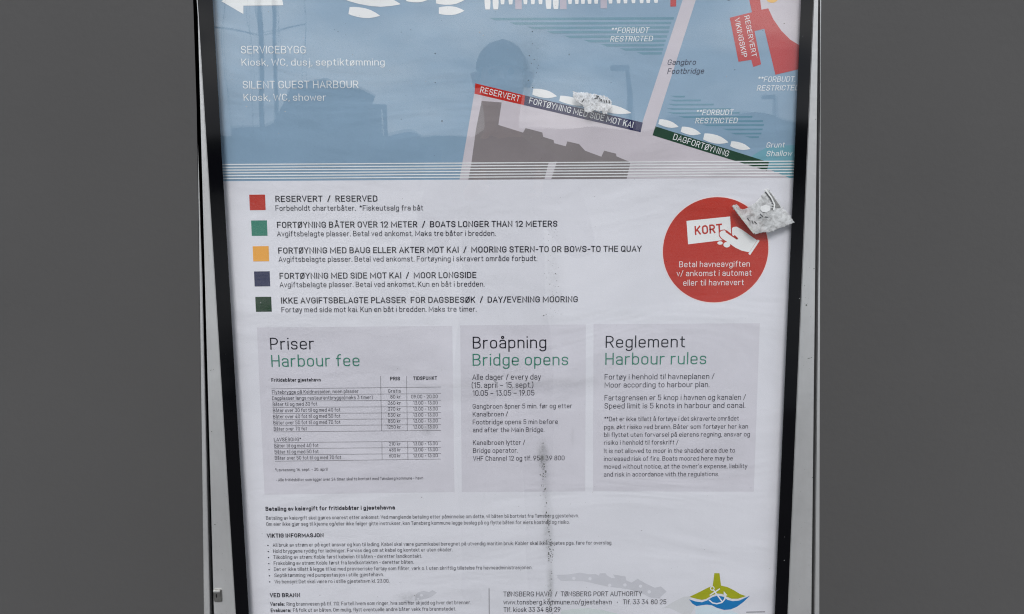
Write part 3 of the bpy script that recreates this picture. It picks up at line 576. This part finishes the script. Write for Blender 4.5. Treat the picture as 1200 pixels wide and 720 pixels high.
# ------------------------------------------------------------------ torn stickers on the glass
def sticker(outline, label, z_seed, base_m, marks, strip_pts=None):
    xs = [a for a, b in outline]; ys = [b for a, b in outline]; root = empty('torn_sticker', P(sum(xs)/len(xs), sum(ys)/len(ys), GY), label, 'sticker', None)
    def inside(x, y):
        c = False; n = len(outline); j = n-1
        for i in range(n):
            xi, yi = outline[i]; xj, yj = outline[j]
            if (yi > y) != (yj > y) and x < (xj-xi)*(y-yi)/(yj-yi)+xi: c = not c
            j = i
        return c
    st = .55; nx = int((max(xs)-min(xs))/st)+3; ny = int((max(ys)-min(ys))/st)+3; x0 = min(xs)-st; y0 = min(ys)-st
    idx = {}; vs = []; fs = []
    def jit(i, j):
        px = x0+i*st; py = y0+j*st
        return px + noise.noise(Vector((px*.5, py*.5, z_seed)))*1.3, py + noise.noise(Vector((px*.5, py*.5, z_seed+9)))*1.3
    def vert(i, j):
        if (i, j) not in idx:
            px, py = x0+i*st, y0+j*st
            h = abs(noise.noise(Vector((px*.13, py*.13, z_seed))))*.0008 + abs(noise.noise(Vector((px*.45, py*.45, z_seed+4))))*.0003
            idx[(i, j)] = len(vs); vs.append(P(px, py, GY - .0010 - h))
        return idx[(i, j)]
    keep = set()
    for i in range(nx):
        for j in range(ny):
            jx, jy = jit(i+.5, j+.5)
            if inside(jx, jy): keep.add((i, j)); fs.append((vert(i, j), vert(i, j+1), vert(i+1, j+1), vert(i+1, j)))
    ed = {}
    for f in fs:
        for a, b in zip(f, f[1:]+f[:1]): ed[(a, b)] = 1
    nb = {}
    for (a, b) in list(ed):
        if (b, a) not in ed:
            for v in (a, b):
                if v not in nb: nb[v] = len(vs); p = vs[v]; vs.append(Vector((p.x, GY-.0001, p.z)))
            fs.append((b, a, nb[a], nb[b]))
    o = mesh('foil_layer', vs, fs, base_m, root)
    for f in o.data.polygons: f.use_smooth = True
    k = 0
    for i, (ax, ay, bx, by, wp) in enumerate(marks):
        yy = GY - .0024
        pol = strokepx([(ax, ay), (bx, by)], wp)
        multi_poly('print_mark', pol, 0, inkd, root, base=yy)
    return root
inkd = mat('worn_print', (.07, .07, .07), .6)
def foil(name, lo, hi, scale, seed):
    m = bpy.data.materials.new(name); m.use_nodes = True; n = m.node_tree.nodes; l = m.node_tree.links; b = n['Principled BSDF']
    ge = n.new('ShaderNodeNewGeometry'); t = n.new('ShaderNodeTexNoise'); t.inputs['Scale'].default_value = scale; t.inputs['Detail'].default_value = 8; t.inputs['Roughness'].default_value = .75; t.inputs['Distortion'].default_value = .6
    mp_ = n.new('ShaderNodeMapping'); mp_.inputs['Location'].default_value = (seed, 0, seed); l.new(ge.outputs['Position'], mp_.inputs[0]); l.new(mp_.outputs[0], t.inputs['Vector'])
    r = n.new('ShaderNodeValToRGB'); e = r.color_ramp.elements; e[0].position = .36; e[0].color = (*lo, 1); e[1].position = .56; e[1].color = (*hi, 1)
    l.new(t.outputs['Fac'], r.inputs[0]); l.new(r.outputs[0], b.inputs['Base Color']); b.inputs['Roughness'].default_value = .5; b.inputs['Alpha'].default_value = .86
    bp = n.new('ShaderNodeBump'); bp.inputs['Distance'].default_value = .00012; l.new(t.outputs['Fac'], bp.inputs['Height']); l.new(bp.outputs[0], b.inputs['Normal'])
    return m
f1 = foil('sticker_foil', (.36, .35, .34), (.76, .77, .78), 300, 3); f2 = foil('sticker_backing', (.27, .27, .265), (.60, .61, .61), 110, 8)
s1 = [(660 + a/12, 95 + b/12) for a, b in [(125,145),(280,168),(430,185),(480,195),(560,205),(640,240),(690,290),(685,370),(640,410),(612,470),(580,472),(540,432),(440,420),(350,448),(310,440),(290,380),(250,320),(190,295),(150,240)]]
mk1 = [(660 + a/12, 95 + b/12, 660 + c/12, 95 + d/12, 1.1) for a, b, c, d in [(515,240,520,275),(540,262,545,290),(572,268,578,298),(606,272,612,302),(645,275,652,305),(470,210,500,215),(445,245,485,235),(270,285,290,260)]]
sticker(s1, 'small torn white and silver sticker stuck over the navy mooring banner on the map', 2.3, f1, mk1)
s2 = [(850 + a/9.6, 210 + b/9.6) for a, b in [(75,315),(125,278),(160,325),(190,345),(240,330),(330,270),(400,200),(440,140),(465,102),(490,120),(560,200),(640,320),(700,380),(780,490),(740,510),(600,560),(500,605),(420,600),(340,618),(300,592),(180,450)]]
mk2 = [(850 + a/9.6, 210 + b/9.6, 850 + c/9.6, 210 + d/9.6, 1.0) for a, b, c, d in [(450,150,470,170),(470,175,490,195),(488,200,508,215),(502,222,522,236),(514,245,534,258),(524,270,544,282),(528,305,546,312),(520,335,542,335),(450,425,480,430),(395,395,420,420),(380,440,400,430),(250,440,270,470),(330,480,350,500),(105,320,125,325),(300,470,312,500)]]
sk2 = sticker(s2, 'larger crumpled grey torn sticker overlapping the edge of the red disc', 7.7, f2, mk2)
q2 = lambda L_: [(850 + a/9.6, 210 + b/9.6) for a, b in L_]
edgem = mat('sticker_edge', (.52, .53, .50), .5, var=.3, vscale=300)
multi_poly('sticker_edge', strokepx(q2([(95,305),(200,450),(318,598)]), 2.6), 0, edgem, sk2, base=GY-.0025)
multi_poly('sticker_edge', strokepx(q2([(452,120),(520,210),(555,290),(545,345)]), 1.6), 0, mat('sticker_white', (.74, .75, .74), .5, var=.1, vscale=200), sk2, base=GY-.0027)
multi_poly('dark_fold', [q2([(480,130),(520,170),(615,300),(622,325),(560,318),(558,260),(520,190)])], 0, mat('sticker_dark', (.25, .25, .245), .5, var=.35, vscale=250), sk2, base=GY-.0022)
multi_poly('white_core', [q2([(400,310),(450,288),(500,310),(505,350),(460,378),(415,368),(392,340)])], 0, mat('sticker_core', (.70, .71, .71), .5, var=.1, vscale=200), sk2, base=GY-.0023)

# ------------------------------------------------------------------ dirt specks on the glass (uncountable)
def specks(name, items, m, parent, y):
    vs = []; fs = []
    for px, py, r, el_ in items:
        c = P(px, py, y - random.random()*.0002); k = random.randint(5, 8); b0 = len(vs); a0 = random.random()*6; s = r*.00129; ang = random.uniform(-.5, .5)
        for i in range(k):
            a = a0 + 2*math.pi*i/k; rr = s*random.uniform(.55, 1.15); dx, dz = math.cos(a)*rr, math.sin(a)*rr*el_
            vs.append(Vector((c.x + dx*math.cos(ang)-dz*math.sin(ang), c.y, c.z + dx*math.sin(ang)+dz*math.cos(ang))))
        fs.append(tuple(range(b0, b0+k)))
    o = mesh(name, vs, fs, m, parent); o['kind'] = 'stuff'; return o
def dirtmat(name, c, alpha):
    m = mat(name, c, .9, var=.4, vscale=400); m.node_tree.nodes['Principled BSDF'].inputs['Alpha'].default_value = alpha; return m
dm1 = dirtmat('dried_dirt', (.085, .09, .075), .72); dm2 = dirtmat('pale_dirt', (.65, .66, .66), .6)
path = [(634, 518), (636, 535), (637, 560), (637, 578), (640, 600), (644, 632), (645, 660), (645, 690), (646, 722)]
dens = [5, 32, 9, 6, 12, 34, 3, 36, 9]; it = []
for (a, b), (c, d), k in zip(path, path[1:], dens):
    for _ in range(int(k*1.9)):
        t = random.random(); it.append((a+(c-a)*t + random.gauss(0, 1.9), b+(d-b)*t, random.choice((.25, .3, .4, .6, 1.0)), random.uniform(.8, 1.9)))
for _ in range(60): it.append((648 + random.gauss(0, 5), random.uniform(265, 372), random.choice((.2, .3, .35, .5)), random.uniform(.6, 1.6)))
for _ in range(14): it.append((624 + random.gauss(0, 5), random.uniform(35, 105), random.choice((.3, .4, .7)), 1.4))
for x, y, r in ((637, 370, 1.6), (640, 369, 1.0), (651, 366, .7), (651, 321, 1.2), (613, 308, 1.6), (624, 51, .9), (626, 70, 1.3), (667, 64, 1.3), (392, 35, .8), (396, 37, .9), (481, 35, .9), (510, 63, 1.4), (510, 97, 1.2), (518, 142, 1.6), (470, 140, 1.0), (505, 500, 1.2), (880, 572, .9), (894, 36, .8), (919, 28, 1.0), (906, 29, .8), (861, 82, 1.0), (470, 38, 1), (752, 622, 1), (494, 583, 1.2), (486, 698, 1.0), (375, 698, .9), (716, 97, .8)): it.append((x, y, r*.72, random.uniform(.5, .9)))
for _ in range(170): it.append((random.uniform(255, 930), random.uniform(0, 720), random.choice((.15, .2, .25, .35)), random.uniform(.6, 1.3)))
specks('dirt_specks', it, dm1, board, GY - .0004)
specks('pale_specks', [(random.uniform(255, 945), random.uniform(0, 720), random.choice((.25, .3, .4, .55)), random.uniform(.5, 1.5)) for _ in range(120)] + [(562, 38, 1.1, .6), (499, 96, .9, .4), (289, 125, 1, .6), (334, 131, 1, .6), (860, 30, .5, 1), (937, 350, .5, 1), (934, 500, .5, 1), (919, 657, .6, 1), (919, 678, .6, 1)], dm2, board, GY - .0007)
specks('frame_specks', [(x, y, r, e) for x, y, r, e in ((954, 315, .7, 1), (943, 335, .5, 1), (945, 358, .9, 1.3), (948, 420, 1.7, .3), (951, 419, 1.2, .3), (247, 434, .8, .5), (250, 433, .8, .4), (252, 615, 1.6, .3), (248, 506, .6, 1), (952, 560, .6, 1), (260, 668, .5, 1), (245, 300, .5, 1), (956, 140, .6, 1))]
       + [(random.uniform(253, 266), random.uniform(560, 720), .3, 1) for _ in range(14)] + [(random.uniform(935, 951), random.uniform(300, 720), .3, 1) for _ in range(26)], dm1, board, FY - .0003)

# ------------------------------------------------------------------ things mirrored in the glass
dark = mat('dark_hull', (.02, .025, .04), .4, var=.2, vscale=1.5); dark2 = mat('weathered_cabin', (.04, .045, .06), .5, var=.2, vscale=2); alu = mat('mast_metal', (.06, .062, .07), .5)
def refprism(name, pts, Y, depth, m, parent):
    return prism(name, [(REF(a, b, Y).x, REF(a, b, Y).z) for a, b in pts], -Y, -Y - depth, m, parent)
bt = empty('work_boat', REF(380, 215, 22), 'dark work boat with a stepped wheelhouse, mirrored in the upper left of the glass', 'boat')
refprism('hull', [(225, 196), (262, 170), (480, 176), (500, 170), (492, 225), (245, 225)], 20.5, 5, dark, bt)
wh = refprism('wheelhouse', [(323, 176), (324, 137), (345, 96), (384, 94), (390, 97), (424, 102), (419, 116), (431, 120), (432, 176)], 22, 2.4, dark2, bt)
refprism('foredeck_house', [(270, 172), (271, 148), (310, 146), (324, 140), (324, 172)], 22, 2.2, dark2, bt)
refprism('aft_gantry', [(431, 122), (452, 122), (453, 176), (449, 176), (448, 127), (431, 127)], 22, .25, alu, bt)
refprism('aft_rail', [(432, 145), (449, 145), (449, 147), (432, 147)], 22.05, .1, alu, bt)
refprism('aft_box', [(453, 157), (472, 152), (480, 151), (481, 178), (453, 178)], 22, 2, dark2, bt)
sb = empty('sailing_boat', REF(302, 215, 15), 'sailing boat with tall mast and wide spreaders, mirrored at the left edge of the glass', 'boat')
def rt(name, a, b, r, Y=15, m=alu, parent=sb):
    return tube(name, [REF(*a, Y), REF(*b, Y)], r, m, parent, 8)
rt('mast', (300, -260), (308, 172), .05); rt('spreader', (246, 31.5), (301, 40), .013); rt('spreader', (301, 40), (358, 29), .013)
rt('furled_sail', (313, -250), (326, 165), .036); 
for a, b in (((296, -250), (293, 30)), ((293, 30), (297, 170)), ((350, -120), (358, 29)), ((358, 29), (361, 168)), ((266, -60), (262, 40)), ((262, 40), (272, 168)), ((318, -60), (330, 60)), ((253, 30), (250, 168))): rt('shroud', a, b, .005)
refprism('hull', [(150, 168), (180, 176), (380, 176), (420, 166), (390, 205), (200, 205)], 15, 2.6, dark, sb)
def lamp(a, b, arm, Y, label):
    r = empty('lamp_post', REF(b[0], b[1], Y), label, 'lamp post', 'lamp posts mirrored in the glass')
    tube('pole', [REF(*a, Y), REF(*b, Y)], [.05, .09], alu, r, 8); tube('arm', [REF(*a, Y), REF(*arm, Y)], .05, alu, r, 8)
    p = REF(*arm, Y); box('lamp_head', (p.x-.25, p.x+.15, p.y-.1, p.y+.1, p.z-.08, p.z+.04), alu, r, .02)
lamp((735, 80), (746, 204), (729, 79), 18, 'taller bent lamp post mirrored left of the footbridge on the map')
lamp((909, 114), (914, 204), (902, 113), 24, 'shorter lamp post mirrored just above the word Grunt near the right border')

# ------------------------------------------------------------------ the photographer, mirrored in the glass
def skin_body(name, verts, edges, rads, mats, parent, root=0, sub=2):
    me = bpy.data.meshes.new(name); me.from_pydata([tuple(v) for v in verts], edges, []); me.update()
    o = bpy.data.objects.new(name + '_tmp', me); C.objects.link(o)
    md = o.modifiers.new('s', 'SKIN'); md.use_smooth_shade = True
    sv = me.skin_vertices[0].data
    for i, r_ in enumerate(rads):
        sv[i].radius = r_ if isinstance(r_, tuple) else (r_, r_); sv[i].use_root = (i == root)
    sbm = o.modifiers.new('u', 'SUBSURF'); sbm.levels = sub; sbm.render_levels = sub
    dg = bpy.context.evaluated_depsgraph_get(); m2 = bpy.data.meshes.new_from_object(o.evaluated_get(dg)); m2.name = name
    bpy.data.objects.remove(o); m2.materials.clear()
    ob = link(name, m2, mats, parent)
    for f in m2.polygons: f.use_smooth = True
    return ob
hc = REF(588, 93, 1.72); px0, py0 = hc.x, hc.y
person = empty('person', (px0, py0, 0), 'person in dark jacket photographing the board, faintly mirrored above the mooring banners', 'person')
skinm = mat('skin', (.42, .26, .19), .5, var=.08, vscale=20); jacket = mat('dark_jacket', (.045, .05, .065), .8, var=.2, vscale=30, bump=.003, bscale=14); trou = mat('trousers', (.03, .035, .05), .85, var=.2, vscale=30)
H = hc.z; cz = CAM.z
V = [(0,0,.98),(0,0,1.15),(0,0,1.36),(0,-.01,H-.27),(0,.0,H-.19),(0,.01,H-.10),(0,.015,H+.0),(0,.01,H+.075),
     (-.19,-.0,H-.33),(-.27,.12,H-.58),(-.10,.34,cz-.07),(.19,0,H-.33),(.27,.12,H-.58),(.10,.34,cz-.07),
     (-.10,0,.90),(-.12,.02,.50),(-.12,-.02,.09),(-.12,.14,.05),(.10,0,.90),(.12,.02,.50),(.12,-.02,.09),(.12,.14,.05)]
E = [(0,1),(1,2),(2,3),(3,4),(4,5),(5,6),(6,7),(3,8),(8,9),(9,10),(3,11),(11,12),(12,13),(0,14),(14,15),(15,16),(16,17),(0,18),(18,19),(19,20),(20,21)]
Rr = [(.15,.12),(.15,.12),(.17,.13),(.10,.09),(.058,.058),(.068,.085),(.085,.10),(.06,.075),.075,.052,.034,.075,.052,.034,.09,.06,.045,.045,.09,.06,.045,.045]
bd = skin_body('body', [Vector((px0+a, py0+b, c)) for a, b, c in V], E, Rr, [jacket, skinm, trou], person)
for f in bd.data.polygons:
    z = f.center.z
    f.material_index = 1 if z > H - .2 and abs(f.center.x - px0) < .12 else (2 if z < .9 else 0)
bm = bmesh.new(); bmesh.ops.create_uvsphere(bm, u_segments=20, v_segments=12, radius=1)
bmesh.ops.delete(bm, geom=[v for v in bm.verts if v.co.z < -.1 and v.co.y > -.2], context='VERTS')
for v in bm.verts: v.co = Vector((px0 + v.co.x*.088, py0 + .005 + v.co.y*.105, H + .03 + v.co.z*.095 + noise.noise(v.co*3)*.006))
me = bpy.data.meshes.new('hair'); bm.to_mesh(me); bm.free(); link('hair', me, mat('hair', (.05, .035, .025), .8, var=.4, vscale=120), person)
tube('nose', [(px0, py0+.095, H+.01), (px0, py0+.125, H-.022)], [.008, .014], skinm, person, 8)
for s in (-1, 1):
    tube('eye', [(px0+s*.032, py0+.09, H+.012), (px0+s*.032, py0+.106, H+.012)], [.011, .009], mat('eye', (.03, .03, .03), .3), person, 8)
    tube('ear', [(px0+s*.083, py0+.0, H-.03), (px0+s*.09, py0-.005, H+.02)], [.012, .018], skinm, person, 8)
    hp = Vector((px0 + s*.10, py0 + .34, cz - .07)); pc = Vector((s*.066, CAM.y-.022, cz-.02))
    vv = [hp, hp.lerp(pc, .55), pc]; ee = [(0,1),(1,2)]; rr_ = [.026, .030, .026]
    for k in range(4):
        b0 = len(vv); zz = cz + .012 - k*.019
        vv += [Vector((s*.074, CAM.y-.032, zz)), Vector((s*.084, CAM.y-.014, zz+.002)), Vector((s*(.072-.003*k), CAM.y-.008, zz+.003))]
        ee += [(2, b0), (b0, b0+1), (b0+1, b0+2)]; rr_ += [.0095, .0085, .0075]
    b0 = len(vv); vv += [pc + Vector((s*-.008, -.024, .014)), pc + Vector((s*-.028, -.028, .03))]; ee += [(1, b0), (b0, b0+1)]; rr_ += [.011, .0085]
    skin_body('hand', vv, ee, rr_, [skinm], person, root=1)
tube('mouth', [(px0-.022, py0+.098, H-.055), (px0+.022, py0+.098, H-.055)], .005, mat('lips', (.35, .15, .13), .5), person, 6)
ph = empty('phone', (0, CAM.y-.015, cz), 'black phone held upright in the hands of the mirrored person', 'phone')
box('phone_body', (-.074, .074, CAM.y-.026, CAM.y-.016, cz-.060, cz+.012), mat('phone_black', (.01, .01, .012), .25), ph, .002)
tube('camera_lens', [(0, CAM.y-.017, cz), (0, CAM.y-.012, cz)], .006, mat('lens_glass', (.01, .01, .02), .05), ph, 16)
